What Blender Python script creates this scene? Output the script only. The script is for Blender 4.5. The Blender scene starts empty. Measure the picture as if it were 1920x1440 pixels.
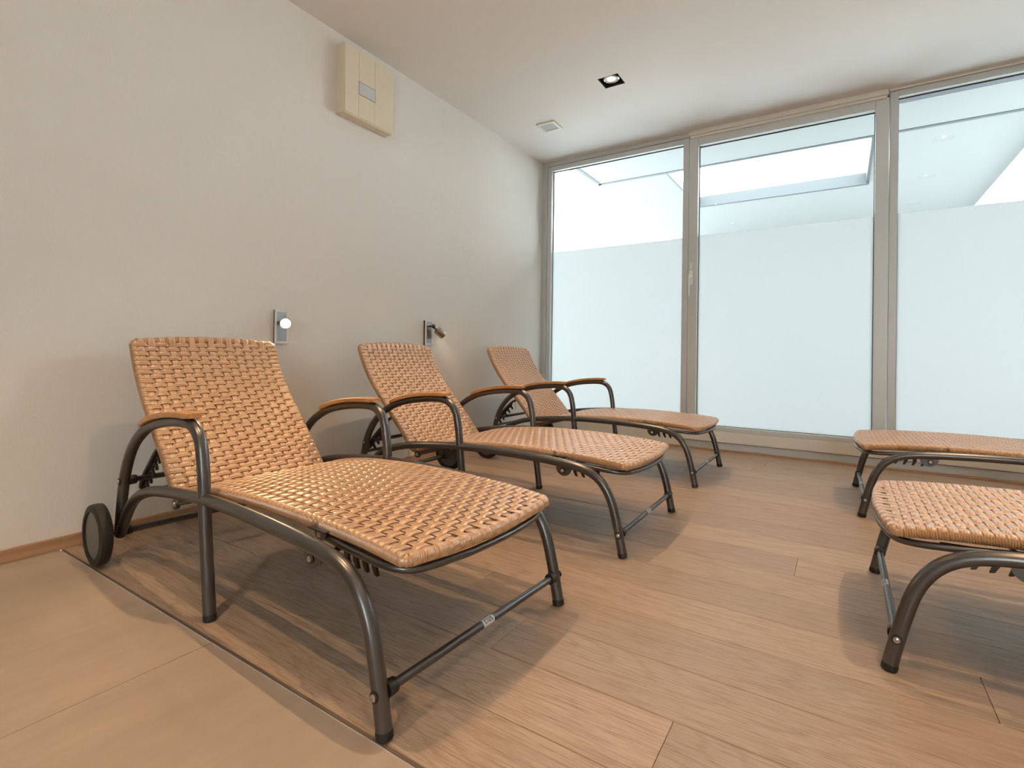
import bpy, bmesh, math, random
from mathutils import Vector, Matrix
random.seed(7)
sc = bpy.context.scene
col = sc.collection
PI = math.pi

# ------------------------------------------------------------------ camera
CAM_F, CAM_YAW, CAM_PITCH, CAM_ROLL, CAM_CY = 959.676, 0.57406, 0.00366, 0.01377, 656.611
CAM_POS = Vector((2.423, -4.249, 0.751))
def make_camera():
    cd = bpy.data.cameras.new('camera')
    cd.sensor_fit = 'HORIZONTAL'; cd.sensor_width = 36.0
    cd.lens = CAM_F / 1920 * 36.0
    cd.shift_y = -(720 - CAM_CY) / 1920
    cd.clip_start = 0.02; cd.clip_end = 200
    o = bpy.data.objects.new('camera', cd); col.objects.link(o)
    f = Vector((-math.sin(CAM_YAW) * math.cos(CAM_PITCH), math.cos(CAM_YAW) * math.cos(CAM_PITCH), math.sin(CAM_PITCH)))
    r = Vector((math.cos(CAM_YAW), math.sin(CAM_YAW), 0)); u = r.cross(f)
    c, s = math.cos(CAM_ROLL), math.sin(CAM_ROLL)
    r, u = r * c + u * s, u * c - r * s
    m = Matrix((r, u, -f)).transposed().to_4x4(); m.translation = CAM_POS
    o.matrix_world = m
    sc.camera = o
make_camera()

# ------------------------------------------------------------------ world (overcast snow sky) and exposure
SKY = 14.0
w = bpy.data.worlds.new('world'); sc.world = w; w.use_nodes = True
bg = w.node_tree.nodes['Background']
bg.inputs['Color'].default_value = (0.92, 0.98, 1.0, 1); bg.inputs['Strength'].default_value = SKY
sc.view_settings.view_transform = 'Standard'; sc.view_settings.look = 'None'
sc.view_settings.gamma = 1.0; sc.view_settings.exposure = 0.1
sc.view_settings.use_curve_mapping = False
SPOT_W = 84.0          # every halogen downlight
SPOT_COL = (1.0, 0.65, 0.36)
sc.cycles.max_bounces = 10; sc.cycles.diffuse_bounces = 6; sc.cycles.glossy_bounces = 4
sc.cycles.transparent_max_bounces = 12; sc.cycles.transmission_bounces = 6
sc.cycles.sample_clamp_indirect = 6.0
sc.cycles.caustics_reflective = False; sc.cycles.caustics_refractive = False

# ------------------------------------------------------------------ node helpers
class N:
    def __init__(s, name):
        s.m = bpy.data.materials.new(name); s.m.use_nodes = True
        s.t = s.m.node_tree; s.b = s.t.nodes['Principled BSDF']; s.out = s.t.nodes['Material Output']
    def n(s, ty, **kw):
        x = s.t.nodes.new(ty)
        for k, v in kw.items(): setattr(x, k, v)
        return x
    def l(s, a, b): s.t.links.new(a, b)
    def math(s, op, a, b=None, c=None):
        x = s.n('ShaderNodeMath', operation=op)
        for i, v in enumerate((a, b, c)):
            if v is None: continue
            if isinstance(v, (int, float)): x.inputs[i].default_value = v
            else: s.l(v, x.inputs[i])
        return x.outputs[0]
    def ramp(s, f, stops):
        x = s.n('ShaderNodeValToRGB'); e = x.color_ramp.elements
        while len(e) < len(stops): e.new(0.5)
        for i, (p, c) in enumerate(stops):
            e[i].position = p; e[i].color = (*c, 1) if len(c) == 3 else c
        s.l(f, x.inputs[0]); return x.outputs[0]
    def noise(s, vec, scale, detail=4, rough=0.55):
        x = s.n('ShaderNodeTexNoise'); x.inputs['Scale'].default_value = scale
        x.inputs['Detail'].default_value = detail; x.inputs['Roughness'].default_value = rough
        if vec is not None: s.l(vec, x.inputs['Vector'])
        return x
    def mix(s, f, a, b, mode='MIX'):
        x = s.n('ShaderNodeMix', data_type='RGBA', blend_type=mode)
        for sock, v in ((x.inputs[0], f), (x.inputs[6], a), (x.inputs[7], b)):
            if isinstance(v, (int, float)): sock.default_value = v
            elif isinstance(v, tuple): sock.default_value = (*v, 1)
            else: s.l(v, sock)
        return x.outputs[2]
    def bump(s, h, strength, dist):
        x = s.n('ShaderNodeBump'); x.inputs['Strength'].default_value = strength; x.inputs['Distance'].default_value = dist
        s.l(h, x.inputs['Height']); s.l(x.outputs[0], s.b.inputs['Normal']); return x
    def scaled(s, sx, sy, sz, src='Object'):
        tc = s.n('ShaderNodeTexCoord'); mp = s.n('ShaderNodeMapping')
        mp.inputs['Scale'].default_value = (sx, sy, sz); s.l(tc.outputs[src], mp.inputs[0]); return mp.outputs[0]

def simple(name, c, rough=0.5, metal=0.0, spec=0.5, bump=None, var=0.0):
    k = N(name); k.b.inputs['Base Color'].default_value = (*c, 1)
    k.b.inputs['Roughness'].default_value = rough; k.b.inputs['Metallic'].default_value = metal
    k.b.inputs['Specular IOR Level'].default_value = spec
    if bump or var:
        v = k.scaled(1, 1, 1)
        n1 = k.noise(v, bump[0] if bump else 30)
        if bump: k.bump(n1.outputs[0], bump[1], bump[2])
        if var:
            k.l(k.mix(n1.outputs[0], tuple(x * (1 - var) for x in c), tuple(min(1, x * (1 + var)) for x in c)), k.b.inputs['Base Color'])
    return k.m

def m_plaster(name, c, st, sc_):
    k = N(name); v = k.scaled(1, 1, 1)
    n1 = k.noise(v, sc_, 6, 0.6); n2 = k.noise(v, sc_ * 0.25, 3)
    h = k.math('ADD', n1.outputs[0], k.math('MULTIPLY', n2.outputs[0], 0.6))
    k.bump(h, st, 0.004)
    k.l(k.mix(n2.outputs[0], tuple(x * 0.985 for x in c), c), k.b.inputs['Base Color'])
    k.b.inputs['Roughness'].default_value = 0.85; k.b.inputs['Specular IOR Level'].default_value = 0.2
    return k.m
WALL = m_plaster('wall_plaster', (0.82, 0.79, 0.745), 0.35, 130)
CEIL = m_plaster('ceiling_paint', (0.88, 0.865, 0.83), 0.06, 90)

def m_planks():
    k = N('oak_planks')
    at = k.n('ShaderNodeAttribute', attribute_name='plank'); sep = k.n('ShaderNodeSeparateColor'); k.l(at.outputs['Color'], sep.inputs[0])
    tc = k.n('ShaderNodeTexCoord'); xyz = k.n('ShaderNodeSeparateXYZ'); k.l(tc.outputs['Object'], xyz.inputs[0])
    cb = k.n('ShaderNodeCombineXYZ')
    k.l(k.math('ADD', xyz.outputs[0], k.math('MULTIPLY', sep.outputs[0], 37.0)), cb.inputs[0])
    k.l(k.math('ADD', xyz.outputs[1], k.math('MULTIPLY', sep.outputs[1], 11.0)), cb.inputs[1])
    def mp(sx, sy):
        m = k.n('ShaderNodeMapping'); m.inputs['Scale'].default_value = (sx, sy, 1); k.l(cb.outputs[0], m.inputs[0]); return m.outputs[0]
    # long growth rings, bent by a slow noise
    warp = k.noise(mp(0.55, 3.2), 1.0, 2, 0.45)
    rings = k.math('ADD', k.math('MULTIPLY', warp.outputs[0], 26.0), 0.0)
    fine_w = k.math('MULTIPLY', k.noise(mp(3, 60), 1.0, 3).outputs[0], 1.2)
    rw = k.math('FRACT', k.math('ADD', rings, fine_w))
    ringdark = k.ramp(rw, [(0.0, (0.8,) * 3), (0.10, (0.0,) * 3), (0.72, (0.0,) * 3), (1.0, (0.8,) * 3)])
    pores = k.noise(mp(7, 210), 1.0, 6, 0.8)
    pdark = k.ramp(pores.outputs[0], [(0.36, (1, 1, 1)), (0.54, (0, 0, 0))])
    blot = k.noise(mp(2.2, 9), 1.0, 4)
    base = k.mix(sep.outputs[2], (0.330, 0.252, 0.196), (0.440, 0.338, 0.256))
    base = k.mix(k.math('MULTIPLY', blot.outputs[0], 0.55), base, (0.36, 0.245, 0.18))
    base = k.mix(k.math('MULTIPLY', ringdark, 0.42), base, (0.22, 0.135, 0.085))
    base = k.mix(k.math('MULTIPLY', pdark, 0.8), base, (0.20, 0.125, 0.08))
    kn = k.n('ShaderNodeTexVoronoi'); kn.inputs['Scale'].default_value = 1.0; k.l(mp(1.1, 4.2), kn.inputs['Vector'])
    knot = k.ramp(kn.outputs['Distance'], [(0.0, (1, 1, 1)), (0.02, (0.7, 0.7, 0.7)), (0.05, (0, 0, 0))])
    base = k.mix(k.math('MULTIPLY', knot, 0.6), base, (0.15, 0.08, 0.045))
    k.l(base, k.b.inputs['Base Color'])
    k.b.inputs['Roughness'].default_value = 0.42; k.b.inputs['Specular IOR Level'].default_value = 0.4
    hh = k.math('SUBTRACT', 1.0, k.math('ADD', k.math('MULTIPLY', pdark, 0.6), k.math('MULTIPLY', ringdark, 0.6)))
    k.bump(hh, 0.25, 0.0012)
    return k.m
PLANK = m_planks()

def m_wood(name, c1, c2, axis_scale=(4, 60, 60)):
    k = N(name); v = k.scaled(*axis_scale)
    n1 = k.noise(v, 1.0, 5, 0.6)
    k.l(k.ramp(n1.outputs[0], [(0.3, c1), (0.7, c2)]), k.b.inputs['Base Color'])
    k.b.inputs['Roughness'].default_value = 0.45; k.bump(n1.outputs[0], 0.15, 0.001); return k.m
BASE_WOOD = m_wood('oak_skirting', (0.36, 0.20, 0.10), (0.50, 0.30, 0.17), (40, 3, 60))
BASE_WOOD_X = m_wood('oak_skirting_cross', (0.36, 0.20, 0.10), (0.50, 0.30, 0.17), (3, 40, 60))
ARM_WOOD = m_wood('armrest_teak', (0.36, 0.17, 0.055), (0.56, 0.29, 0.11), (8, 90, 60))

def m_stone():
    k = N('sandstone_tile'); v = k.scaled(1, 1, 1)
    a = k.noise(v, 1.3, 5, 0.6); b = k.noise(v, 240, 3, 0.7)
    stretch = k.scaled(5.0, 1.2, 1)
    c = k.noise(stretch, 1.6, 6, 0.62)
    base = k.ramp(a.outputs[0], [(0.3, (0.37, 0.295, 0.230)), (0.7, (0.48, 0.39, 0.305))])
    base = k.mix(k.math('MULTIPLY', c.outputs[0], 0.5), base, (0.42, 0.32, 0.26))
    # thin iron-coloured veins along the zero line of a noise
    d = k.math('ABSOLUTE', k.math('SUBTRACT', k.noise(v, 0.9, 4, 0.5).outputs[0], 0.5))
    vein = k.ramp(d, [(0.0, (1, 1, 1)), (0.0012, (0, 0, 0))])
    base = k.mix(k.math('MULTIPLY', vein, 0.0), base, (0.30, 0.18, 0.08))
    base = k.mix(k.ramp(k.noise(k.scaled(9, 2.2, 1), 1.0, 7, 0.7).outputs[0], [(0.42, (0, 0, 0)), (0.75, (.5, .5, .5))]), base, (0.30, 0.225, 0.165))
    base = k.mix(k.math('MULTIPLY', b.outputs[0], 0.35), base, (0.30, 0.225, 0.165))
    k.l(base, k.b.inputs['Base Color']); k.b.inputs['Roughness'].default_value = 0.6
    k.bump(b.outputs[0], 0.12, 0.001); return k.m
STONE = m_stone()

def m_wicker():
    k = N('honey_wicker'); v = k.scaled(1, 1, 1)
    a = k.noise(v, 9, 3); b = k.noise(v, 260, 3)
    base = k.ramp(a.outputs[0], [(0.25, (0.43, 0.242, 0.112)), (0.75, (0.53, 0.308, 0.152))])
    base = k.mix(k.math('MULTIPLY', b.outputs[0], 0.3), base, (0.40, 0.20, 0.08))
    k.l(base, k.b.inputs['Base Color'])
    k.b.inputs['Roughness'].default_value = 0.34; k.b.inputs['Specular IOR Level'].default_value = 0.7
    k.b.inputs['Coat Weight'].default_value = 0.8; k.b.inputs['Coat Roughness'].default_value = 0.24; k.b.inputs['Coat IOR'].default_value = 1.65
    k.bump(b.outputs[0], 0.08, 0.0006); return k.m
WICKER = m_wicker()
GAP_SHADE = simple('weave_gap_shade', (0.10, 0.045, 0.016), 0.8)  # brown of the added sheet, stands in for shade between strands
TUBE = simple('taupe_metal_tube', (0.122, 0.117, 0.114), 0.30, 0.8, 0.5, bump=(900, 0.05, 0.0004))
TUBE_D = simple('dark_metal_tube', (0.12, 0.115, 0.11), 0.32, 0.8)
BLACK = simple('black_plastic', (0.012, 0.012, 0.012), 0.45)
RUBBER = simple('black_rubber', (0.018, 0.017, 0.016), 0.6, bump=(200, 0.2, 0.001))
HUB = simple('grey_hub', (0.15, 0.145, 0.135), 0.5)
STEEL = simple('zinc_steel', (0.55, 0.52, 0.48), 0.28, 1.0)
CHROME = simple('chrome', (0.75, 0.75, 0.75), 0.12, 1.0)
NICKEL = simple('brushed_nickel', (0.45, 0.38, 0.31), 0.25, 1.0, bump=(300, 0.05, 0.0005))
ALU = simple('aluminium_paint', (0.58, 0.595, 0.58), 0.45, 0.25, 0.5, var=0.03)
ALU2 = simple('aluminium_sash', (0.63, 0.645, 0.63), 0.45, 0.25, 0.5, var=0.03)
ALU_L = simple('beige_sill_panel', (0.78, 0.74, 0.66), 0.5)
GASKET = simple('black_gasket', (0.02, 0.022, 0.026), 0.5)
CREAM = simple('cream_plastic', (0.78, 0.69, 0.54), 0.5, var=0.04)
CREAM_W = simple('cream_white_plastic', (0.78, 0.74, 0.62), 0.45)
GREYP = simple('grey_display', (0.62, 0.61, 0.62), 0.35)
GRILLE = simple('grey_grille', (0.46, 0.47, 0.48), 0.6)
WHITEP = simple('white_plastic', (0.80, 0.79, 0.76), 0.4)
SCREW = simple('silver_handle', (0.92, 0.90, 0.86), 0.3, 0.1)
MIRR = simple('grey_mirror_plate', (0.36, 0.37, 0.37), 0.3, 0.8)
DARKREC = simple('black_recess', (0.025, 0.02, 0.018), 0.4)
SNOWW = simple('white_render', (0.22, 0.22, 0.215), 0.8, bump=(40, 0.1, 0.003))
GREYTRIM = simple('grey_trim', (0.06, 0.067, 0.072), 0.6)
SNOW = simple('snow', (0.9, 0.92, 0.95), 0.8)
SLUSH = simple('trodden_snow', (0.45, 0.47, 0.48), 0.8)
STRIP = simple('steel_strip', (0.16, 0.12, 0.085), 0.6, 0.4)
STICK = simple('sticker_silver', (0.62, 0.63, 0.64), 0.4)
INK = simple('sticker_ink', (0.04, 0.05, 0.09), 0.5)
SEAM = simple('seam_filler', (0.10, 0.045, 0.015), 0.7)

def m_glass():
    k = N('clear_glass'); k.t.nodes.remove(k.b)
    tr = k.n('ShaderNodeBsdfTransparent'); tr.inputs[0].default_value = (0.95, 0.97, 0.97, 1)
    gl = k.n('ShaderNodeBsdfGlossy'); gl.inputs['Roughness'].default_value = 0.02; gl.inputs[0].default_value = (1, 1, 1, 1)
    fr = k.n('ShaderNodeFresnel'); fr.inputs[0].default_value = 1.22
    mx = k.n('ShaderNodeMixShader'); k.l(fr.outputs[0], mx.inputs[0]); k.l(tr.outputs[0], mx.inputs[1]); k.l(gl.outputs[0], mx.inputs[2])
    k.l(mx.outputs[0], k.out.inputs[0]); return k.m
GLASS = m_glass()
def m_frost():
    k = N('frosted_film'); k.t.nodes.remove(k.b)
    tl = k.n('ShaderNodeBsdfTranslucent'); tl.inputs[0].default_value = (0.76, 0.766, 0.764, 1)
    df = k.n('ShaderNodeBsdfDiffuse'); df.inputs[0].default_value = (0.85, 0.88, 0.88, 1)
    mx = k.n('ShaderNodeMixShader'); mx.inputs[0].default_value = 0.25
    k.l(tl.outputs[0], mx.inputs[1]); k.l(df.outputs[0], mx.inputs[2]); k.l(mx.outputs[0], k.out.inputs[0]); return k.m
FROST = m_frost()
def m_emit(name, c, s):
    k = N(name); k.t.nodes.remove(k.b); e = k.n('ShaderNodeEmission')
    e.inputs[0].default_value = (*c, 1); e.inputs[1].default_value = s; k.l(e.outputs[0], k.out.inputs[0]); return k.m
LAMP = m_emit('halogen_lens', (1.0, 0.70, 0.36), 2.4)
LAMP_HOT = m_emit('halogen_capsule', (1.0, 0.92, 0.78), 30.0)
BULB = m_emit('spot_bulb', (1.0, 0.86, 0.62), 14.0)

# ------------------------------------------------------------------ object helpers
def mesh_obj(name, verts, faces, mat, parent=None, smooth=False, mats=None, fmat=None):
    me = bpy.data.meshes.new(name); me.from_pydata([tuple(v) for v in verts], [], faces); me.update()
    for m in (mats or [mat]): me.materials.append(m)
    if fmat: me.polygons.foreach_set('material_index', fmat)
    if smooth: me.polygons.foreach_set('use_smooth', [True] * len(me.polygons))
    o = bpy.data.objects.new(name, me); col.objects.link(o)
    if parent: o.parent = parent
    return o
def thing(name, label, cat, loc=(0, 0, 0), rz=0.0, group=None):
    o = bpy.data.objects.new(name, None); col.objects.link(o); o.empty_display_size = 0.1
    o.location = loc; o.rotation_euler = (0, 0, rz); o['label'] = label; o['category'] = cat
    if group: o['group'] = group
    return o
def structure(o): o['kind'] = 'structure'; return o
class G:
    """collects shapes into one mesh"""
    def __init__(s): s.v = []; s.f = []; s.m = []
    def add(s, V, F, mi=0):
        b = len(s.v); s.v += [tuple(p) for p in V]; s.f += [tuple(i + b for i in f) for f in F]; s.m += [mi] * len(F); return s
    def box(s, a, b, mi=0, bev=0.0):
        x0, y0, z0 = a; x1, y1, z1 = b
        if bev <= 0:
            V = [(x, y, z) for x in (x0, x1) for y in (y0, y1) for z in (z0, z1)]
            F = [(0, 1, 3, 2), (4, 6, 7, 5), (0, 4, 5, 1), (2, 3, 7, 6), (0, 2, 6, 4), (1, 5, 7, 3)]
            return s.add(V, F, mi)
        bm = bmesh.new(); bmesh.ops.create_cube(bm, size=1.0)
        for v in bm.verts: v.co = Vector(((x0 + x1) / 2 + v.co.x * (x1 - x0), (y0 + y1) / 2 + v.co.y * (y1 - y0), (z0 + z1) / 2 + v.co.z * (z1 - z0)))
        bmesh.ops.bevel(bm, geom=bm.edges[:], offset=bev, segments=2, affect='EDGES', profile=0.5)
        bm.verts.index_update()
        s.add([v.co.copy() for v in bm.verts], [[v.index for v in f.verts] for f in bm.faces], mi); bm.free(); return s
    def tube(s, path, r, n=14, cap=True, mi=0, closed=False, ring=None):
        path = [Vector(p) for p in path]; L = len(path); V = []; F = []
        T = []
        for i in range(L):
            if closed: t = path[(i + 1) % L] - path[i - 1]
            else: t = path[min(i + 1, L - 1)] - path[max(i - 1, 0)]
            T.append(t.normalized())
        ref = Vector((0, 0, 1)) if abs(T[0].z) < 0.9 else Vector((0, 1, 0))
        nrm = (ref - T[0] * ref.dot(T[0])).normalized()
        for i in range(L):
            nrm = (nrm - T[i] * nrm.dot(T[i])).normalized(); bn = T[i].cross(nrm)
            rr = r(i) if callable(r) else r
            for k in range(n):
                a = 2 * PI * k / n; V.append(path[i] + (nrm * math.cos(a) + bn * math.sin(a)) * rr)
        m = L if closed else L - 1
        for i in range(m):
            j = (i + 1) % L
            for k in range(n):
                F.append((i * n + k, i * n + (k + 1) % n, j * n + (k + 1) % n, j * n + k))
        if cap and not closed:
            F.append(tuple(range(n))[::-1]); F.append(tuple((L - 1) * n + k for k in range(n)))
        return s.add(V, F, mi)
    def lathe(s, prof, origin, axis, n=24, mi=0, closed=False):
        """prof: list of (t along axis, radius)"""
        ax = Vector(axis).normalized(); ref = Vector((0, 0, 1)) if abs(ax.z) < 0.9 else Vector((1, 0, 0))
        u = (ref - ax * ref.dot(ax)).normalized(); w_ = ax.cross(u); O = Vector(origin); V = []; F = []
        for t, r in prof:
            for k in range(n):
                a = 2 * PI * k / n; V.append(O + ax * t + (u * math.cos(a) + w_ * math.sin(a)) * r)
        P = len(prof)
        for i in range(P if closed else P - 1):
            j = (i + 1) % P
            for k in range(n): F.append((i * n + k, i * n + (k + 1) % n, j * n + (k + 1) % n, j * n + k))
        if not closed:
            if prof[0][1] > 1e-5: F.append(tuple(range(n))[::-1])
            if prof[-1][1] > 1e-5: F.append(tuple((P - 1) * n + k for k in range(n)))
        return s.add(V, F, mi)
    def prism(s, outline, a0, a1, plane='xz', mi=0):
        """outline in the given plane, extruded along the third axis"""
        n = len(outline); V = []
        for a in (a0, a1):
            for p, q in outline:
                V.append({'xz': (p, a, q), 'xy': (p, q, a), 'yz': (a, p, q)}[plane])
        F = [tuple(range(n))[::-1], tuple(range(n, 2 * n))] + [(i, (i + 1) % n, n + (i + 1) % n, n + i) for i in range(n)]
        return s.add(V, F, mi)
    def build(s, name, mat, parent=None, smooth=False, mats=None):
        o = mesh_obj(name, s.v, s.f, mat, parent, smooth, mats, s.m if mats else None)
        bm = bmesh.new(); bm.from_mesh(o.data); bmesh.ops.recalc_face_normals(bm, faces=bm.faces[:]); bm.to_mesh(o.data); bm.free()
        if smooth:
            o.data.set_sharp_from_angle(angle=math.radians(smooth if smooth is not True else 42))
        return o

def spline(pts, step=0.012):
    """Catmull-Rom through pts, resampled"""
    P = [Vector(p) for p in pts]; out = [P[0]]
    for i in range(len(P) - 1):
        p0 = P[i - 1] if i else P[0] * 2 - P[1]; p1 = P[i]; p2 = P[i + 1]; p3 = P[i + 2] if i + 2 < len(P) else P[-1] * 2 - P[-2]
        k = max(1, int((p2 - p1).length / step))
        for j in range(1, k + 1):
            t = j / k
            out.append(0.5 * ((2 * p1) + (p2 - p0) * t + (2 * p0 - 5 * p1 + 4 * p2 - p3) * t * t + (3 * p1 - p0 - 3 * p2 + p3) * t ** 3))
    return out

# ------------------------------------------------------------------ room shell
RW, YB, HC = 4.45, -7.2, 2.55       # width, rear wall, ceiling height
G().box((-0.2, YB, -0.1), (0, 0.15, HC + 0.3)).build('wall_left', WALL)
G().box((RW, YB, -0.1), (RW + 0.2, 0.15, HC + 0.3)).build('wall_right', WALL)
# rear wall behind the camera, with an opening added for fill light
g = G()
g.box((-0.2, YB - 0.2, -0.1), (RW + 0.2, YB, 0.35)); g.box((-0.2, YB - 0.2, 2.35), (RW + 0.2, YB, HC + 0.3))
g.box((-0.2, YB - 0.2, 0.35), (3.1, YB, 2.35)); g.box((RW - 0.35, YB - 0.2, 0.35), (RW + 0.2, YB, 2.35))
g.build('wall_back', WALL)
for n_ in ('wall_left', 'wall_right', 'wall_back'): structure(bpy.data.objects[n_])

# downlight positions: two rows of square trimless spots
DL = [(x, y) for x in (1.12, 3.10) for y in (-1.07, -2.13, -3.18, -4.24)]
HS = 0.071
def make_ceiling():
    xs = sorted({-0.2, RW + 0.2} | {round(x + d, 4) for x, _ in DL for d in (-HS, HS)})
    ys = sorted({YB - 0.2, 0.15} | {round(y + d, 4) for _, y in DL for d in (-HS, HS)})
    V, F = [], []; idx = {}
    def vi(x, y, z):
        key = (x, y, z)
        if key not in idx: idx[key] = len(V); V.append(key)
        return idx[key]
    for i in range(len(xs) - 1):
        for j in range(len(ys) - 1):
            cx, cy = (xs[i] + xs[i + 1]) / 2, (ys[j] + ys[j + 1]) / 2
            if any(abs(cx - x) < HS and abs(cy - y) < HS for x, y in DL): continue
            F.append((vi(xs[i], ys[j], HC), vi(xs[i], ys[j + 1], HC), vi(xs[i + 1], ys[j + 1], HC), vi(xs[i + 1], ys[j], HC)))
            F.append((vi(xs[i], ys[j], HC + .2), vi(xs[i + 1], ys[j], HC + .2), vi(xs[i + 1], ys[j + 1], HC + .2), vi(xs[i], ys[j + 1], HC + .2)))
    for x, y in DL:
        a, b, c_, d = [(x - HS, y - HS), (x + HS, y - HS), (x + HS, y + HS), (x - HS, y + HS)]
        q = [a, b, c_, d]
        for k in range(4):
            p, r = q[k], q[(k + 1) % 4]; p = (round(p[0], 4), round(p[1], 4)); r = (round(r[0], 4), round(r[1], 4))
            F.append((vi(*p, HC), vi(*r, HC), vi(*r, HC + .2), vi(*p, HC + .2)))
    structure(mesh_obj('ceiling', V, F, CEIL))
make_ceiling()

# floor: oak planks along X from the window to the tile border, then sandstone tiles
PW = 0.1858; Y0 = -3.553
def make_floor():
    V, F, C = [], [], []
    nrow = int(math.ceil((0 - Y0) / PW)) + 1
    rnd = random.Random(5)
    for r in range(nrow):
        y0 = Y0 + r * PW; y1 = min(y0 + PW, 0.12)
        if y0 >= 0.1: break
        off = rnd.uniform(-2.0, 0)
        cuts = [-0.2] + [c for c in [off + 2.6 * k for k in range(5)] if -0.1 < c < RW] + [RW + 0.2]
        if r == 0: cuts = [-0.2, 3.1, RW + .2]
        if r == 1: cuts = [-0.2, 2.139, RW + .2]
        if r == 2: cuts = [-0.2, 1.68, RW + .2]
        if r == 3: cuts = [-0.2, 1.43, 3.9, RW + .2]
        if r == 4: cuts = [-0.2, .3, 2.702, RW + .2]
        for k in range(len(cuts) - 1):
            x0, x1 = cuts[k] + 0.0004, cuts[k + 1] - 0.0004
            a, b_ = y0 + 0.0008, y1 - 0.0008; e = 0.0012
            tone = rnd.random() ** 0.9; cc = (rnd.random(), rnd.random(), tone, 1)
            b = len(V)
            V += [(x0 + e / 2, a + e, 0), (x1 - e / 2, a + e, 0), (x1 - e / 2, b_ - e, 0), (x0 + e / 2, b_ - e, 0),
                  (x0, a, -.0014), (x1, a, -.0014), (x1, b_, -.0014), (x0, b_, -.0014),
                  (x0, a, -.012), (x1, a, -.012), (x1, b_, -.012), (x0, b_, -.012)]
            fs = [(0, 1, 2, 3)] + [(i, 4 + i, 4 + (i + 1) % 4, (i + 1) % 4)[::-1] for i in range(4)] + [(4 + i, 8 + i, 8 + (i + 1) % 4, 4 + (i + 1) % 4)[::-1] for i in range(4)]
            fs = [tuple(b + i for i in f) for f in fs]
            F += fs; C += [cc] * sum(len(f) for f in fs)
    # seam filler under the boards
    b = len(V); V += [(-.2, Y0, -.004), (RW + .2, Y0, -.004), (RW + .2, .12, -.004), (-.2, .12, -.004)]
    F.append((b, b + 1, b + 2, b + 3)); C += [(0, 0, 0, 1)] * 4
    # sandstone tiles
    ty = [Y0 - 0.008]; 
    while ty[-1] > YB - .2: ty.append(ty[-1] - 0.6)
    nplank = len(F)
    for j in range(len(ty) - 1):
        o = 1.08 if j % 2 == 0 else 0.48
        x = o - 1.2 * 2
        while x < RW + .2:
            x0, x1 = max(x, -.2) + .0007, min(x + 1.2, RW + .2) - .0007
            if x1 > x0:
                b = len(V); y1, y0 = ty[j] - .0007, ty[j + 1] + .0007; e = .0006
                V += [(x0 + e, y0 + e, 0), (x1 - e, y0 + e, 0), (x1 - e, y1 - e, 0), (x0 + e, y1 - e, 0), (x0, y0, -.002), (x1, y0, -.002), (x1, y1, -.002), (x0, y1, -.002)]
                fs = [(0, 1, 2, 3)] + [(i, 4 + i, 4 + (i + 1) % 4, (i + 1) % 4)[::-1] for i in range(4)]
                F += [tuple(b + i for i in f) for f in fs]; C += [(0, 0, 0, 1)] * 20
            x += 1.2
    b = len(V); V += [(-.2, YB - .2, -.0015), (RW + .2, YB - .2, -.0015), (RW + .2, Y0 - .008, -.0015), (-.2, Y0 - .008, -.0015)]
    F.append((b, b + 1, b + 2, b + 3)); C += [(0, 0, 0, 1)] * 4
    fm = [0] * (nplank - 1) + [1] + [2] * (len(F) - nplank - 1) + [1]
    o = mesh_obj('floor', V, F, None, mats=[PLANK, SEAM, STONE], fmat=fm)
    at = o.data.color_attributes.new('plank', 'FLOAT_COLOR', 'CORNER')
    at.data.foreach_set('color', [x for c in C for x in c])
    structure(o)
make_floor()
structure(G().box((0.016, Y0 - .0078, -.01), (RW - .016, Y0 - .0005, .0012)).build('trim_1', STRIP))

# skirting boards
g = G(); g.box((0, YB, 0), (0.014, -0.0, 0.047), bev=.0015); structure(g.build('baseboard_left', BASE_WOOD))
g = G(); g.box((RW - 0.014, YB, 0), (RW, 0, 0.047), bev=.0015); structure(g.build('baseboard_right', BASE_WOOD))
g = G(); g.box((0.014, -0.016, 0), (RW - .014, 0.0, 0.013), bev=.0015); structure(g.build('baseboard_window', BASE_WOOD_X))

# ------------------------------------------------------------------ window wall
WD = 0.07     # frame depth
def pane(parent, x0, x1, z0, z1, zf, gy=0.045):
    g = G(); g.box((x0 - .01, gy, z0 - .01), (x1 + .01, gy + .006, z1 + .01)); g.box((x0 - .01, gy + .018, z0 - .01), (x1 + .01, gy + .024, z1 + .01))
    g.build('glass_pane', GLASS, parent)
    g = G(); g.box((x0 + .004, gy - .0012, z0), (x1 - .002, gy - .0004, zf)); g.build('frosted_film', FROST, parent)
    g = G()
    t = .004
    for a in (gy - .003, gy + .008):
        g.box((x0 - .001, a, z0), (x0 + t, a + .002, z1)); g.box((x1 - t, a, z0), (x1 + .001, a + .002, z1))
        g.box((x0, a, z1 - t), (x1, a + .002, z1 + .001)); g.box((x0, a, z0 - .001), (x1, a + .002, z0 + t))
    g.build('gasket', GASKET, parent)
ZB = .188
def frame_rect(g, X0, X1, Z0, Z1, x0, x1, z0, z1, y0, y1, bev=.002):
    g.box((X0, y0, Z0), (x0, y1, Z1), bev=bev); g.box((x1, y0, Z0), (X1, y1, Z1), bev=bev)
    g.box((x0, y0, z1), (x1, y1, Z1), bev=bev); g.box((x0, y0, Z0), (x1, y1, z0), bev=bev)
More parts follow.
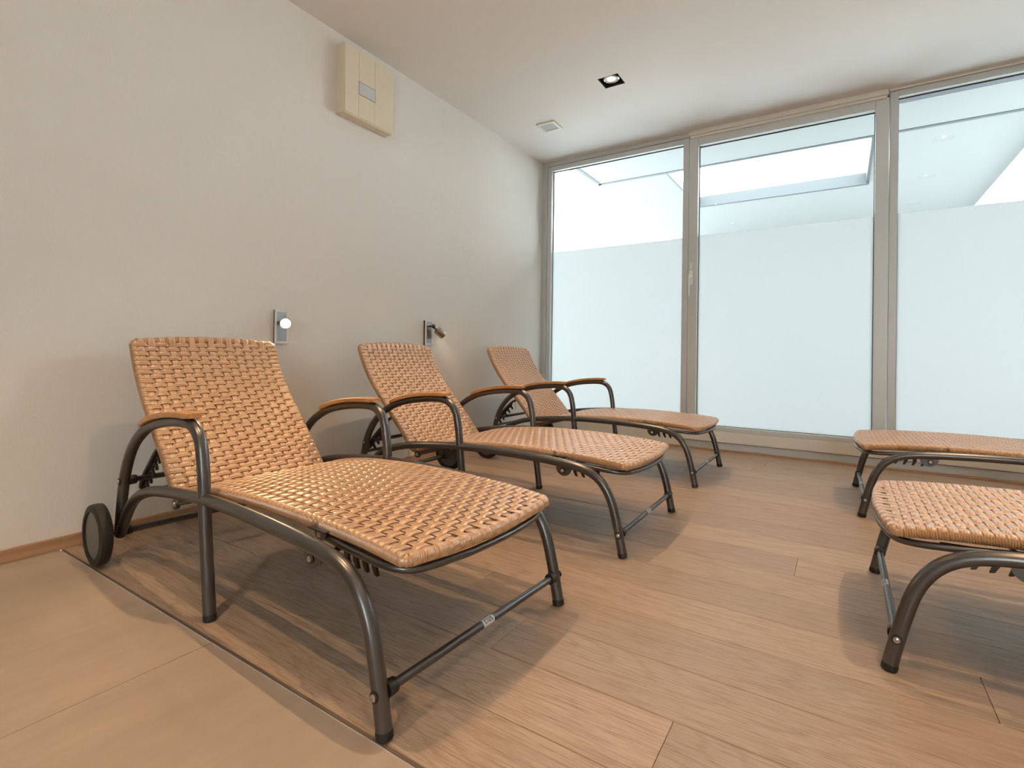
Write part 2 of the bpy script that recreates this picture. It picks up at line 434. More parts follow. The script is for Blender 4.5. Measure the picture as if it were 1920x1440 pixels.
# fixed light on the left
w1 = thing('window_1', '', ''); del w1['label']; del w1['category']; structure(w1)
g = G(); g.box((0.0, 0, .155), (.052, WD, HC), bev=.002); g.box((.052, 0.0, 2.512), (1.362, WD, HC), bev=.002); g.build('outer_frame', ALU, w1)
g = G(); frame_rect(g, .053, 1.360, .156, 2.510, .094, 1.313, ZB, 2.466, 0.006, WD - .004); g.build('window_frame', ALU2, w1)
pane(w1, .094, 1.313, ZB, 2.466, 1.707)
# glazed terrace door in the middle
d1 = thing('door_1', '', ''); del d1['label']; del d1['category']; structure(d1)
g = G(); frame_rect(g, 1.364, 2.670, .156, 2.500, 1.433, 2.594, ZB, 2.432, -0.004, WD - .004, .003)
g.build('door_frame', ALU2, d1); pane(d1, 1.433, 2.594, ZB, 2.432, 1.714)
hx = 1.388
g = G(); g.box((hx - .014, -.012, 1.31), (hx + .014, -.004, 1.43), bev=.004)
h = g.build('handle_plate', SCREW, d1)
g = G(); g.lathe([(0, .011), (.03, .010), (.042, .010)], (hx, -.012, 1.385), (0, -1, 0), 16)
g.tube(spline([(hx, -.05, 1.392), (hx - .002, -.054, 1.37), (hx - .004, -.052, 1.30), (hx - .004, -.050, 1.215)], .01), lambda i: .0095 - .00018 * i, 12)
g.build('door_handle', SCREW, h, smooth=True)
g = G(); g.box((hx - .013, -.008, 1.437), (hx + .011, -.004, 1.492), bev=.002); g.build('contact_plate', WHITEP, d1)
# fixed light on the right
w2 = thing('window_2', '', ''); del w2['label']; del w2['category']; structure(w2)
g = G(); frame_rect(g, 2.674, 3.98, .156, 2.536, 2.720, 3.93, ZB, 2.493, 0.004, WD - .004); g.build('window_frame', ALU, w2)
pane(w2, 2.720, 3.93, ZB, 2.493, 1.718)
w3 = thing('window_3', '', ''); del w3['label']; del w3['category']; structure(w3)
g = G(); frame_rect(g, 3.984, RW, .156, 2.536, 4.03, RW - .05, ZB, 2.493, 0.004, WD - .004); g.build('window_frame', ALU, w3)
pane(w3, 4.03, RW - .05, ZB, 2.493, 1.718)
# head: reveal strip at the right, door gear box above the door
structure(G().box((2.671, 0.0, 2.538), (RW, WD + .1, HC)).build('trim_2', ALU_L))
g = G(); g.box((1.362, -.030, 2.512), (2.664, -.0, 2.540), bev=.002); g.box((1.372, -.018, 2.492), (2.656, 0.004, 2.511), bev=.002)
g.box((1.372, -.022, 2.541), (2.66, WD, HC)); structure(g.build('trim_3', ALU_L))
# sill and threshold panels
g = G(); g.box((1.335, -.012, .070), (RW, .06, .1545), bev=.003); structure(g.build('trim_4', ALU_L))
g = G(); g.box((0, -.004, .0135), (1.333, .06, .1545), bev=.003); structure(g.build('trim_5', ALU_L))
g = G(); g.box((1.335, -.002, .0135), (RW, .06, .066), bev=.002); structure(g.build('trim_6', ALU))
structure(G().box((0, .06, -.1), (RW, .15, .155)).build('wall_front', WALL))
structure(G().box((0, .0705, 2.5), (RW, .15, HC + .3)).build('wall_front_head', simple('grey_lintel', (.10, .10, .115), .5))); bpy.data.objects['wall_front_head'].name = 'trim_7'

# added window behind the camera, unseen, lets in fill daylight
wr = thing('fill_window', '', ''); del wr['label']; del wr['category']; structure(wr)
g = G(); frame_rect(g, 3.1, RW - .35, .35, 2.35, 3.17, RW - .42, .42, 2.28, YB - .12, YB - .06); g.build('window_frame', ALU, wr)
G().box((3.17, YB - .095, .42), (RW - .42, YB - .089, 2.28)).build('glass_pane', GLASS, wr)

# ------------------------------------------------------------------ outside the glass: white canopy with a roof opening, snow
gr = thing('canopy', 'white roof canopy outside the glass with an open rectangular skylight', 'canopy')
H = 2.9
g = G()
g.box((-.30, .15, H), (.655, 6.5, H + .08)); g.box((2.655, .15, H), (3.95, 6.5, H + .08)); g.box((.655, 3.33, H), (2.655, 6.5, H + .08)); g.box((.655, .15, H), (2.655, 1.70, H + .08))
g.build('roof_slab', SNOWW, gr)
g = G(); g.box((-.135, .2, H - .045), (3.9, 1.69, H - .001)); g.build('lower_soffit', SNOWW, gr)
g = G(); g.box((-.16, 1.66, H - .05), (3.9, 1.71, H + .0)); g.box((-.16, .2, H - .05), (-.12, 1.70, H)); g.build('soffit_edge', GREYTRIM, gr)
g = G(); g.box((.64, 1.71, H - .012), (.66, 3.33, H + .09)); g.box((2.64, 1.71, H - .02), (2.67, 3.36, H + .12)); g.box((.64, 3.31, H - .04), (2.67, 3.36, H + .10)); g.build('opening_frame', GREYTRIM, gr)
g = G(); g.box((3.95, .15, H - .12), (4.17, 6.5, H + .08)); g.build('edge_beam', SNOW, gr)
t_ = thing('terrace_wall', 'white rendered wall closing the terrace behind the frosted glass', 'wall')
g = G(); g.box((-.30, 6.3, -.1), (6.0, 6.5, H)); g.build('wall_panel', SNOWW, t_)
o = G().box((-14, .15, -.3), (18, 16, -.12)).build('terrace_ground', SLUSH); structure(o)

# ------------------------------------------------------------------ ceiling fittings
def make_downlight():
    t = thing('downlight', '', 'downlight')
    g = G()      # open black box in the ceiling hole
    a = HS - .001
    g.box((-a, -a, 0), (-a + .003, a, .09)); g.box((a - .003, -a, 0), (a, a, .09)); g.box((-a, -a, 0), (a, -a + .003, .09)); g.box((-a, a - .003, 0), (a, a, .09)); g.box((-a, -a, .088), (a, a, .091))
    g.build('recess_box', DARKREC, t)
    g = G(); g.lathe([(.030, .052), (.012, .052), (.010, .047), (.012, .043), (.030, .043)], (0, 0, 0), (0, 0, 1), 32, closed=True); g.build('gimbal_ring', CHROME, t, smooth=True)
    g = G(); g.lathe([(.018, .0425), (.012, .0405), (.014, .028), (.034, .027), (.034, .0425)], (0, 0, 0), (0, 0, 1), 32, closed=True); g.build('lamp_rim', WHITEP, t, smooth=True)
    g = G(); g.lathe([(.030, .0001), (.026, .012), (.0165, .0275), (.030, .0275)], (0, 0, 0), (0, 0, 1), 24); g.build('reflector', LAMP, t, smooth=True)
    g = G(); g.lathe([(.012, .0001), (.014, .006), (.022, .007), (.026, .006)], (0, 0, 0), (0, 0, 1), 16); g.build('halogen_capsule', LAMP_HOT, t, smooth=True)
    return t
def dup(root, loc, rz, label, group=None, **kw):
    r = root.copy(); col.objects.link(r); r.location = loc; r.rotation_euler = (0, 0, rz); r['label'] = label
    if group: r['group'] = group
    for ch in list(root.children):
        c = ch.copy(); col.objects.link(c); c.parent = r
        for q in list(ch.children):
            d = q.copy(); col.objects.link(d); d.parent = c
    return r
def spot(x, y, z, power, size, blend, color, direction=(0, 0, -1), radius=.009, parent=None):
    l = bpy.data.lights.new('lamp_light', 'SPOT'); l.energy = power; l.spot_size = math.radians(size); l.spot_blend = blend
    l.color = color; l.shadow_soft_size = radius
    o = bpy.data.objects.new('lamp_light', l); col.objects.link(o); o.location = (x, y, z)
    o.rotation_euler = Vector(direction).to_track_quat('-Z', 'Y').to_euler()
    return o
d0 = make_downlight(); d0.location = (*DL[0], HC)
d0['label'] = 'lit black square ceiling spotlight, the only one in view, left of the glass door'
d0['group'] = 'recessed ceiling spotlights'
DL_LAB = ['', 'black square ceiling spotlight over the middle left lounger, above the view', 'black square ceiling spotlight over the nearest left lounger, above the view',
          'black square ceiling spotlight of the left row, over the stone tiles', 'black square ceiling spotlight over the right lounger nearest the window, outside the view',
          'black square ceiling spotlight over the right lounger nearer the camera, outside the view', 'black square ceiling spotlight of the right row, next to the camera',
          'black square ceiling spotlight of the right row, over the stone tiles']
for i, (x, y) in enumerate(DL):
    if i: dup(d0, (x, y, HC), 0, DL_LAB[i], 'recessed ceiling spotlights')
    spot(x, y, HC + .008, SPOT_W, 80, 1.0, SPOT_COL)

s = thing('ceiling_speaker', 'small square cream ceiling fitting with grey grille near the window corner', 'speaker', (.447, -.692, HC))
g = G(); a, b = .078, .056
for q in ((-a, -a, a, -b), (-a, b, a, a), (-a, -b, -b, b), (b, -b, a, b)): g.box((q[0], q[1], -.010), (q[2], q[3], 0), bev=.0015)
g.build('speaker_frame', CREAM_W, s)
G().box((-b, -b, -.006), (b, b, 0)).build('grille', GRILLE, s)

# ------------------------------------------------------------------ cream box on the wall
c_ = thing('wall_cabinet', 'flat cream wall box with a small grey display high up near the ceiling', 'wall box', (0, -2.19, 2.28))
g = G(); g.box((0, -.185, -.198), (.07, .185, .198), bev=.006); g.build('housing', CREAM, c_)
g = G(); g.box((.0700, -.181, -.190), (.0745, -.085, .190), bev=.001); g.box((.0700, -.0835, -.190), (.0745, .034, .190), bev=.001); g.box((.0700, .0355, -.190), (.0745, .181, .190), bev=.001); g.build('front_panel', CREAM, c_)
g = G(); g.box((.0740, -.083, -.058), (.0765, .036, .012), bev=.0006); g.build('display', GREYP, c_)
g = G(); g.box((.0750, -.086, -.061), (.0752, .039, .015)); 
g.build('display_rim', simple('display_rim', (.16, .13, .08), .5), c_)

# ------------------------------------------------------------------ wall reading lights
def make_sconce():
    t = thing('reading_light', '', 'wall light')
    g = G(); g.box((0, -.033, -.084), (.012, .033, .084), bev=.001); g.build('backing', BLACK, t)
    g = G()
    for q in ((-.036, -.086, .036, -.074), (-.036, .074, .036, .086), (-.036, -.074, -.026, .074), (.026, -.074, .036, .074)): g.box((.012, q[0], q[1]), (.020, q[2], q[3]), bev=.001)
    g.build('white_rim', WHITEP, t)
    g = G(); g.box((.012, -.027, -.075), (.0175, .027, .075)); g.build('mirror_plate', MIRR, t)
    return t
def sconce_head(t, base, tip, name='lamp_head'):
    b = Vector(base); q = Vector(tip); ax = (q - b).normalized(); L = (q - b).length
    g = G(); g.tube([Vector((.018, b.y * .6, b.z)), Vector((.03, b.y * .8, b.z)), b], .006, 10); g.lathe([(-.010, .001), (-.010, .013), (.006, .014)], b, ax, 20); g.build('swivel_joint', BLACK, t, smooth=True)
    g = G(); g.lathe([(.004, .0125), (.034, .0125), (.036, .015), (.037, .0262), (.040, .0272), (L, .0272), (L, .0240), (L - .012, .0222), (L - .012, .0001)], b, ax, 28)
    h = g.build(name, NICKEL, t, smooth=True)
    g = G(); g.lathe([(L - .010, .0001), (L - .010, .0215), (L - .003, .0215), (L - .002, .0001)], b, ax, 28); g.build('bulb', BULB, h, smooth=True)
    return b + ax * (L + .004), ax
s1 = make_sconce(); s1.location = (0, -2.697, .864); s1['label'] = 'lit wall reading light with its spot turned to the camera, above the nearest lounger'
camdir = (CAM_POS - Vector((.11, -2.71, .872))).normalized()
base1 = Vector((.05, .004, .022)); e1, ax1 = sconce_head(s1, base1, base1 + Vector((camdir.x, camdir.y - .02, -.12)).normalized() * .082)
e1w = e1 + s1.location; spot(e1w.x, e1w.y, e1w.z, 10, 150, .6, (1.0, .72, .38), ax1, .02)
s2 = dup(s1, (0, -1.59, .876), 0, 'wall reading light with bronze spot tilted down to the window side, above the middle lounger')
for ch in list(s2.children):
    if ch.name.split('.')[0] in ('swivel_joint', 'lamp_head'):
        for q in list(ch.children): bpy.data.objects.remove(q)
        bpy.data.objects.remove(ch)
base2 = Vector((.055, .004, .045)); e2, ax2 = sconce_head(s2, base2, base2 + Vector((.25, .80, -.66)).normalized() * .100)
e2w = e2 + s2.location; spot(e2w.x, e2w.y, e2w.z, .5, 100, .7, SPOT_COL, ax2, .02)
for t_ in (s1, s2): t_['group'] = 'wall reading lights'

t_ = thing('wall_socket', 'white wall socket low on the wall behind the lounger nearest the window', 'socket', (0, -.40, .29))
g = G(); g.box((0, -.041, -.041), (.009, .041, .041), bev=.003); g.build('cover_plate', WHITEP, t_)
g = G(); g.lathe([(.0092, .022), (.0098, .021), (.0098, .0001)], (0, 0, 0), (1, 0, 0), 20); g.build('socket_face', CREAM_W, t_)

# ------------------------------------------------------------------ woven panels
WP = 0.035       # warp pitch
def resample(pts, step):
    sp = spline([(p[0], 0, p[1]) for p in pts], .004)
    L = [0]
    for i in range(1, len(sp)): L.append(L[-1] + (sp[i] - sp[i - 1]).length)
    def at(sv):
        sv_ = max(0, min(L[-1], sv))
        lo, hi = 0, len(L) - 1
        while hi - lo > 1:
            m = (lo + hi) // 2
            if L[m] <= sv_: lo = m
            else: hi = m
        t = (sv_ - L[lo]) / max(1e-9, L[hi] - L[lo]); p = sp[lo].lerp(sp[hi], t)
        a = sp[max(0, lo - 6)]; b = sp[min(len(sp) - 1, hi + 6)]
        tg = (b - a).normalized()
        p = p + tg * (sv - sv_)
        return p, tg
    return at, L[-1]
def woven(name, prof, W, parent, up, bulge0=0.0, bulge1=0.0, r=.0148, pitch=.0195, phase=0, x0=1.0, flush=()):
    """prof: (x,z) of the edge tube centreline; up=+1 if the normal is the left side of the travel; W half width of the tube centreline"""
    at, L = resample(prof, .01)
    def P(s, y, h):
        p, t = at(s); n = Vector((-t.z, 0, t.x)) * up
        return Vector((p.x - x0, y, p.z)) + n * h, n, t
    def ends(y):
        q = 1 - (y / W) ** 2
        return -bulge0 * q, L + bulge1 * q
    TOP = r - .0035
    V, F = [], []
    # wefts across
    nw = int(round(L / pitch)); p_ = L / nw; wd = p_ * .92
    nwarp = int(round(2 * W / WP)); wp = 2 * W / nwarp
    prof_w = [(-.5, -.0022), (-.47, .0004), (-.36, .0010), (-.19, .0001), (-.14, .0008), (0, .0012), (.14, .0008), (.19, .0001), (.36, .0010), (.47, .0004), (.5, -.0022)]
    NP = len(prof_w)
    A = .0035
    for i in range(nw):
        sc_ = (i + .5) * p_; path = []
        sub = 10; nn = nwarp * sub
        # wrap over left tube
        for ang in (52, 38, 20):
            a = math.radians(ang); path.append((-W - math.sin(a) * (r + .0004 * (ang < 45) - .0016 * (ang > 45)), math.cos(a) * (r + .0004 * (ang < 45) - .0016 * (ang > 45)), 0, -ang))
        for k in range(nn + 1):
            y = -W + 2 * W * k / nn; ph = math.cos(PI * (k / sub - .5) + PI * (i + phase))
            ed = min(1, (W - abs(y)) / .02)
            hh = TOP - .0004 + A * (math.copysign(abs(ph) ** .36, ph)) * ed + (1 - ed) * (.0046)
            path.append((y, hh, 1, 0))
        for ang in (20, 38, 52):
            a = math.radians(ang); path.append((W + math.sin(a) * (r + .0004 * (ang < 45) - .0016 * (ang > 45)), math.cos(a) * (r + .0004 * (ang < 45) - .0016 * (ang > 45)), 0, ang))
        b = len(V)
        for (y, hh, flat, ang) in path:
            for (o_, dh) in prof_w:
                if flat: V.append(P(sc_ + o_ * wd, y, hh + dh)[0])
                else:
                    a = math.radians(ang); V.append(P(sc_ + o_ * wd, y + math.sin(a) * dh, hh + math.cos(a) * dh)[0])
        for k in range(len(path) - 1):
            for q in range(NP - 1):
                F.append((b + k * NP + q, b + k * NP + q + 1, b + (k + 1) * NP + q + 1, b + (k + 1) * NP + q))
    # warps along
    ww = .0225; prof_p = [(-.5, -.0014), (-.48, .0), (-.2, .0004), (-.17, 0), (-.14, .0004), (.14, .0004), (.17, 0), (.2, .0004), (.48, .0), (.5, -.0014)]
    NQ = len(prof_p)
    for j in range(nwarp):
        y = -W + (j + .5) * wp; s0, s1 = ends(y); path = []
        if 0 not in flush:
            for ang in (120, 85, 55, 28): a = math.radians(ang); path.append((s0 - math.sin(a) * (r + .0007), math.cos(a) * (r + .0007)))
            path.append((s0, r + .0008))
        sub = 4; M = nw * sub
        for k in range(M + 1):
            s_ = k / sub * p_; 
            if (s_ < .006 and 0 not in flush) or (s_ > L - .006 and 1 not in flush): continue
            i_ = k / sub - .5
            ph = -math.cos(PI * (i_ + phase + j)) 
            path.append((s_, TOP - .0004 + .0013 * math.copysign(abs(ph) ** .6, ph)))
        if 1 not in flush: path.append((s1, r + .0008))
        for ang in (() if 1 in flush else (28, 55, 85, 120)): a = math.radians(ang); path.append((s1 + math.sin(a) * (r + .0007), math.cos(a) * (r + .0007)))
        b = len(V)
        for (s_, hh) in path:
            for o_, dh in prof_p:
                # follow the bulged end edge
                V.append(P(s_, y + o_ * ww, hh + dh)[0])
        for k in range(len(path) - 1):
            for q in range(NQ - 1):
                F.append((b + k * NQ + q, b + k * NQ + q + 1, b + (k + 1) * NQ + q + 1, b + (k + 1) * NQ + q))
    me_v, me_f = V, F
    nf = len(me_f); b = len(V); ns = max(8, int(L / .02))       # added dark sheet, paints shade into the gaps of the weave
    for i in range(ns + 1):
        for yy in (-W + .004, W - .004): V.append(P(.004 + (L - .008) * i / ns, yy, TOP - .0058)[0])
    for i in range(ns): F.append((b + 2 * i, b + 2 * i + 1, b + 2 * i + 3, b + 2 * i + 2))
    o = mesh_obj(name, me_v, me_f, None, parent, smooth=True, mats=[WICKER, GAP_SHADE], fmat=[0] * nf + [1] * ns)
    # wound edge: one closed, cord-wrapped tube
    bead = .0056; loop = []
    cr = .010
    def addline(fn, t0, t1, n):
        for k in range(n): loop.append(fn(t0 + (t1 - t0) * k / n))
    n_side = int(L / bead) * 4; n_end = int(2 * W / bead) * 4
    def side(sgn): return lambda s_: P(s_, sgn * W, 0)[0]
    def end(which):
        def f(y):
            s0, s1 = ends(y); dz = -.009 * min(1, (W - abs(y)) / .03) if which in flush else 0; return P(s1 - .012 * (1 in flush) if which else s0 + .012 * (0 in flush), y, dz)[0]
        return f
    F1, F0 = (.012 if 1 in flush else 0), (.012 if 0 in flush else 0)
    L_save = L
    addline(side(-1), cr + F0, L - F1 - cr, n_side); L = L - F1
    for k in range(8):
        a = PI / 2 * k / 8; loop.append(P(L - cr + cr * math.sin(a), -W + cr - cr * math.cos(a), 0)[0])
    addline(end(1), -W + cr, W - cr, n_end)
    for k in range(8):
        a = PI / 2 * k / 8; loop.append(P(L - cr + cr * math.cos(a), W - cr + cr * math.sin(a), 0)[0])
    addline(side(1), L - cr, cr + F0, n_side)
    for k in range(8):
        a = PI / 2 * k / 8; loop.append(P(F0 + cr - cr * math.sin(a), W - cr + cr * math.cos(a), 0)[0])
    addline(end(0), W - cr, -W + cr, n_end)
    for k in range(8):
        a = PI / 2 * k / 8; loop.append(P(F0 + cr - cr * math.cos(a), -W + cr - cr * math.sin(a), 0)[0])
    rr = [r - .0003, r + .0005, r - .0003, r - .0026]
    g = G(); g.tube(loop, lambda i: rr[i % 4], 12, closed=True)
    g.build('wound_edge', WICKER, o, smooth=60)
    return o

# ------------------------------------------------------------------ sun lounger
A_ = [(.300, .090), (.306, .15), (.317, .22), (.333, .285), (.358, .342), (.392, .392), (.435, .433), (.49, .467), (.555, .495), (.64, .515), (.73, .527), (.80, .531), (.845, .528), (.873, .518), (.897, .499), (.914, .470), (.924, .430), (.932, .38), (.942, .28), (.956, .17), (.969, .08), (.979, .012)]
L_ = [(.302, .088), (.322, .115), (.354, .158), (.389, .199), (.425, .23), (.471, .254), (.53, .275), (.592, .290), (.65, .299), (.705, .306), (.763, .312), (.83, .318), (.914, .324), (1.02, .328), (1.133, .328), (1.247, .326), (1.357, .322), (1.454, .316), (1.51, .310), (1.555, .300), (1.59, .284), (1.618, .261), (1.640, .231), (1.655, .20), (1.668, .16), (1.683, .10), (1.7015, .012)]
HW = .33; TR = .0168
def X(x): return x - 1.0
def make_lounger():
    t = thing('sun_lounger', '', 'sun lounger')
    for s_ in (-1, 1):
        y = s_ * HW
        g = G(); g.tube(spline([(X(x), y, z) for x, z in A_]), TR, 18); o = g.build('armrest_tube', TUBE, t, smooth=True)
        g = G(); g.lathe([(0, .0001), (0.0, .013), (.002, .0172), (.012, .0176), (.018, .0170)], (X(.9805), y, 0), (-.13, 0, 1), 20); g.build('foot_cap', BLACK, o, smooth=True)
        g = G(); g.tube(spline([(X(x), y, z) for x, z in L_]), TR, 18); o = g.build('side_rail', TUBE, t, smooth=True)
        g = G(); g.lathe([(0, .0001), (0.0, .013), (.002, .0172), (.012, .0176), (.018, .0170)], (X(1.7035), y, 0), (-.2, 0, 1), 20); g.build('foot_cap', BLACK, o, smooth=True)
        # armrest pad
        top = [(.512, .506), (.56, .524), (.62, .540), (.69, .552), (.76, .559), (.82, .562), (.868, .561)]
        sp = spline([(X(x), 0, z) for x, z in top], .02); V, F = [], []; n = len(sp)
        for i, p in enumerate(sp):
            e = min(i, n - 1 - i); hwid = .0255 * (1 if e > 1 else (.80 if e == 0 else .95)); th = .0175 * (1 if e > 0 else .8)
            c4 = [(-hwid, -.003), (-hwid + .003, 0), (hwid - .003, 0), (hwid, -.003), (hwid, -th + .003), (hwid - .003, -th), (-hwid + .003, -th), (-hwid, -th + .003)]
            for a, b in c4: V.append((p.x, y + a, p.z + b))
        for i in range(n - 1):
            for k in range(8): F.append((i * 8 + k, i * 8 + (k + 1) % 8, (i + 1) * 8 + (k + 1) % 8, (i + 1) * 8 + k))
        F.append(tuple(range(8))); F.append(tuple((n - 1) * 8 + k for k in range(8))[::-1])
        G().add(V, F).build('armrest_pad', ARM_WOOD, t, smooth=35)
        # wheel
        wx, wz, wr_ = X(.292), .104, .104
        wy = s_ * .392
        g = G(); g.lathe([(-.019, .080), (-.019, .092), (-.015, .102), (-.006, wr_), (.006, wr_), (.015, .102), (.019, .092), (.019, .080)], (wx, wy, wz), (0, 1, 0), 48, closed=True)
        wh = g.build('wheel', RUBBER, t, smooth=True)
        g = G(); g.lathe([(-.013, .0001), (-.016, .05), (-.012, .081), (.012, .081), (.016, .05), (.013, .0001)], (wx, wy, wz), (0, 1, 0), 40); g.build('wheel_hub', HUB, wh, smooth=True)
        # bolts of the cross bars, collars
        for (bx, bz) in ((.335, .283), (1.690, .083)):
            g = G(); g.lathe([(.0155, .0115), (.0185, .0115), (.0185, .0001)], (X(bx), y, bz), (0, s_, 0), 18); w_ = g.build('bolt_washer', BLACK, t, smooth=True)
            g = G(); g.lathe([(.0180, .0075), (.0205, .0072), (.0225, .0045), (.0228, .0025), (.0205, .0020), (.0205, .0001)], (X(bx), y, bz), (0, s_, 0), 18); g.build('bolt', STEEL, w_, smooth=True)
        for (bx, bz) in ((.335, .283), (.300, .098), (1.690, .083)):
            g = G(); g.lathe([(.012, .0165), (.022, .0165), (.034, .0155), (.036, .011)], (X(bx), y, bz), (0, -s_, 0), 20); g.build('collar', BLACK, t, smooth=True)
        # half-round pivot bracket under the side rail
        arc = [(X(1.457) + .034 * math.cos(a), .300 + .034 * math.sin(a)) for a in [PI + PI * k / 12 for k in range(13)]]
        g = G(); g.prism(arc, y - .003 * s_, y + .001 * s_); br = g.build('pivot_bracket', TUBE, t)
        g = G(); g.lathe([(-.004, .0115), (.004, .0115), (.004, .0001)], (X(1.452), y, .287), (0, s_, 0), 18); g.build('washer', BLACK, br, smooth=True)
        g = G(); g.lathe([(.003, .0075), (.0065, .0070), (.0082, .0040), (.0082, .0001)], (X(1.452), y, .287), (0, s_, 0), 18); g.build('bolt', STEEL, br, smooth=True)
        # bracket under the leg rest hinge
        hy = s_ * .285
        arc = [(X(1.420) + .024 * math.cos(a), .332 + .026 * math.sin(a)) for a in [PI + PI * k / 12 for k in range(13)]]
        g = G(); g.prism(arc, hy - .002, hy + .002); g.box((X(1.385), hy - .012, .331), (X(1.452), hy + .012, .334)); br = g.build('hinge_bracket', TUBE, t)
        g = G(); g.lathe([(.001, .0075), (.005, .0070), (.0065, .004), (.0065, .0001)], (X(1.418), hy, .321), (0, s_, 0), 16); g.build('bolt', STEEL, br, smooth=True)
        # hinge of the backrest
        g = G(); g.lathe([(-.006, .016), (.006, .016)], (X(.648), s_ * .288, .249), (0, 1, 0), 22); g.tube([(X(.648), s_ * .286, .249), (X(.70), s_ * .284, .262), (X(.76), s_ * .282, .288)], .006, 10)
        br = g.build('backrest_hinge', TUBE, t, smooth=True)
        g = G(); g.lathe([(.005, .0085), (.009, .008), (.0105, .004), (.0105, .0001)], (X(.648), s_ * .288, .249), (0, s_, 0), 16); g.build('bolt', STEEL, br, smooth=True)
        # ratchet of the backrest prop: a plate with hooks
        a0 = Vector((.40, .386)); a1 = Vector((.268, .238)); d = (a1 - a0).normalized(); nn = Vector((-d.y, d.x))
        if nn.y > 0: nn = -nn
        out = []; Lr = (a1 - a0).length
        pts = [(0.0, -.004), (0.0, .012)]
        for k in range(5):
            q = .014 + k * Lr / 5.4; pts += [(q, .012), (q + .004, .034), (q + .012, .040), (q + .016, .034), (q + .012, .020), (q + .020, .012)]
        pts += [(Lr, .010), (Lr, -.004)]
        out = [(X((a0 + d * p + nn * q).x), (a0 + d * p + nn * q).y) for p, q in pts]
        g = G(); g.prism(out, s_ * .250 - .004, s_ * .250 + .004); g.build('ratchet', BLACK, t)
        # ratchet of the leg rest
        pts = [(1.43, .304), (1.43, .294)]
        for k in range(4):
            q = 1.455 + k * .033; pts += [(q, .294), (q + .004, .268), (q + .013, .252), (q + .022, .250), (q + .017, .266), (q + .019, .294)]
        pts += [(1.60, .290), (1.60, .302)]
        g = G(); g.prism([(X(a), b) for a, b in pts], s_ * .245 - .004, s_ * .245 + .004); g.build('leg_rest_ratchet', BLACK, t)
    # cross bars
    g = G(); g.tube([(X(1.690), -HW + .015, .083), (X(1.690), HW - .015, .083)], .0098, 16); sb = g.build('foot_stretcher', TUBE, t, smooth=True)
    g = G(); V, F = [], []; n = 10
    for yy in (-.021, .021):
        for k in range(n + 1):
            a = math.radians(-35 + 150 * k / n); V.append((X(1.690) + math.sin(a) * .0101, yy, .083 + math.cos(a) * .0101))
    for k in range(n): F.append((k, k + 1, n + 2 + k, n + 1 + k))
    g.add(V, F); stk = g.build('sticker', STICK, sb, smooth=True)
    # lettering on the sticker, wrapped round the bar
    g = G(); font = {'E': ['111', '100', '110', '100', '111'], 'X': ['101', '101', '010', '101', '101'], 'U': ['101', '101', '101', '101', '111'], 'S': ['111', '100', '111', '001', '111']}
    px = .0021; y_ = -.0150
    for ch in 'EXUS':
        for r_, row in enumerate(font[ch]):
            for c2, v in enumerate(row):
                if v == '1':
                    q = []
                    for (dy, dr) in ((0, 0), (1, 0), (1, 1), (0, 1)):
                        a = math.radians(10 + (r_ + dr) * 11.5); q.append((X(1.690) + math.sin(a) * .0104, y_ + (c2 + dy) * px, .083 + math.cos(a) * .0104))
                    g.add(q, [(0, 1, 2, 3)])
        y_ += 3.7 * px
    g.build('sticker_text', INK, sb)
    g = G(); g.tube([(X(.335), -HW + .015, .283), (X(.335), HW - .015, .283)], .0098, 16); g.build('rear_crossbar', TUBE, t, smooth=True)
    g = G(); g.tube([(X(.292), -.395, .100), (X(.292), .395, .100)], .0085, 14); g.build('wheel_axle', TUBE_D, t, smooth=True)
    g = G(); g.tube([(X(.300), -HW + .012, .098), (X(.300), HW - .012, .098)], .0118, 16); g.build('rear_stretcher', TUBE, t, smooth=True)
    g = G(); g.tube([(X(1.452), -HW, .287), (X(1.452), HW, .287)], .006, 12); g.build('leg_rest_rod', TUBE_D, t, smooth=True)
    g = G(); g.tube([(X(.648), -.29, .249), (X(.648), .29, .249)], .0075, 12); g.tube([(X(.70), -HW, .300), (X(.70), HW, .300)], .006, 12); g.build('hinge_rod', TUBE_D, t, smooth=True)
    # backrest prop, a U of tube
    pr = [(.445, .252, .412), (.40, .256, .385), (.335, .258, .322), (.295, .258, .282), (.262, .256, .236), (.250, .238, .218), (.246, .20, .212)]
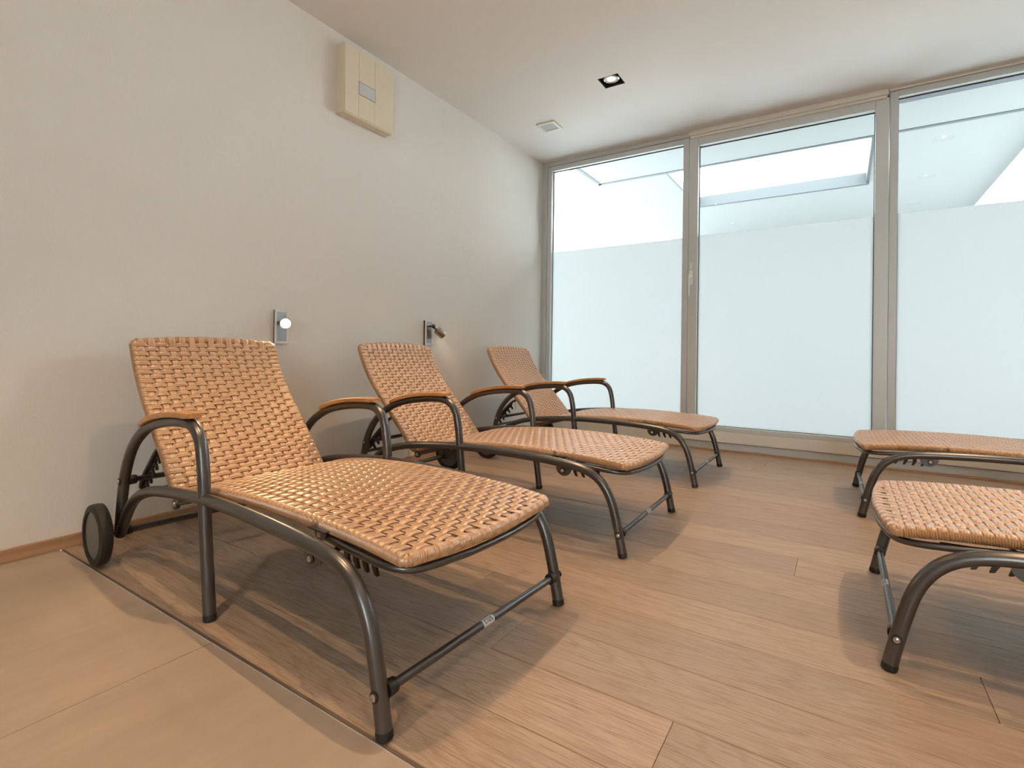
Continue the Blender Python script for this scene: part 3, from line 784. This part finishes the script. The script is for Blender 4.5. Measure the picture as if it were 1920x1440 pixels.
    path = [(X(x), y, z) for x, y, z in pr] + [(X(x), -y, z) for x, y, z in pr[::-1]]
    g = G(); g.tube(spline(path, .015), .0082, 14); g.build('backrest_prop', TUBE, t, smooth=True)
    # U-shaped tube under the leg rest
    pr = [(1.425, .276, .314), (1.50, .276, .307), (1.58, .275, .300), (1.635, .270, .296), (1.668, .254, .293), (1.688, .226, .291), (1.701, .17, .290), (1.711, .09, .289), (1.714, 0, .289)]
    path = [(X(x), y, z) for x, y, z in pr] + [(X(x), -y, z) for x, y, z in pr[-2::-1]]
    g = G(); g.tube(spline(path, .015), .0088, 14); g.build('leg_rest_frame', TUBE, t, smooth=True)
    # woven panels (edge tube centreline is one radius under the top surface)
    r = .0148
    seat = [(.630, .262), (.665, .279), (.705, .292), (.80, .312), (.93, .327), (1.10, .3365), (1.25, .3395), (1.386, .338)]
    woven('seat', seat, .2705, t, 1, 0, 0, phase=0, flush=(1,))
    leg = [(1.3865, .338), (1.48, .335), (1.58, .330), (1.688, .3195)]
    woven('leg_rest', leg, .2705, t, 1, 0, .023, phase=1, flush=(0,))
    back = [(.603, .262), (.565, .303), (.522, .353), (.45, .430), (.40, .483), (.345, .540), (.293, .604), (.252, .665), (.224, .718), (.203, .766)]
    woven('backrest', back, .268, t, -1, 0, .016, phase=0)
    return t
L0 = make_lounger()
PLACES = [(0.0 + 1, -3.180, -.0484, 'wicker sun lounger nearest the camera on the left, beside the stone tiles'),
          (1.044, -2.114, .0084, 'wicker sun lounger in the middle of the three along the left wall'),
          (1.028, -.913, -.0079, 'wicker sun lounger along the left wall nearest the window'),
          (3.200, -.982, PI + .02, 'wicker sun lounger at the right edge nearest the window, only its foot end showing'),
          (3.226, -2.384, PI, 'wicker sun lounger at the right edge nearer the camera, only its foot end showing')]
for i, (x, y, a, lab) in enumerate(PLACES):
    if i == 0:
        L0.location = (x, y, 0); L0.rotation_euler = (0, 0, a); L0['label'] = lab; L0['group'] = 'wicker sun loungers'
    else: dup(L0, (x, y, 0), a, lab, 'wicker sun loungers')
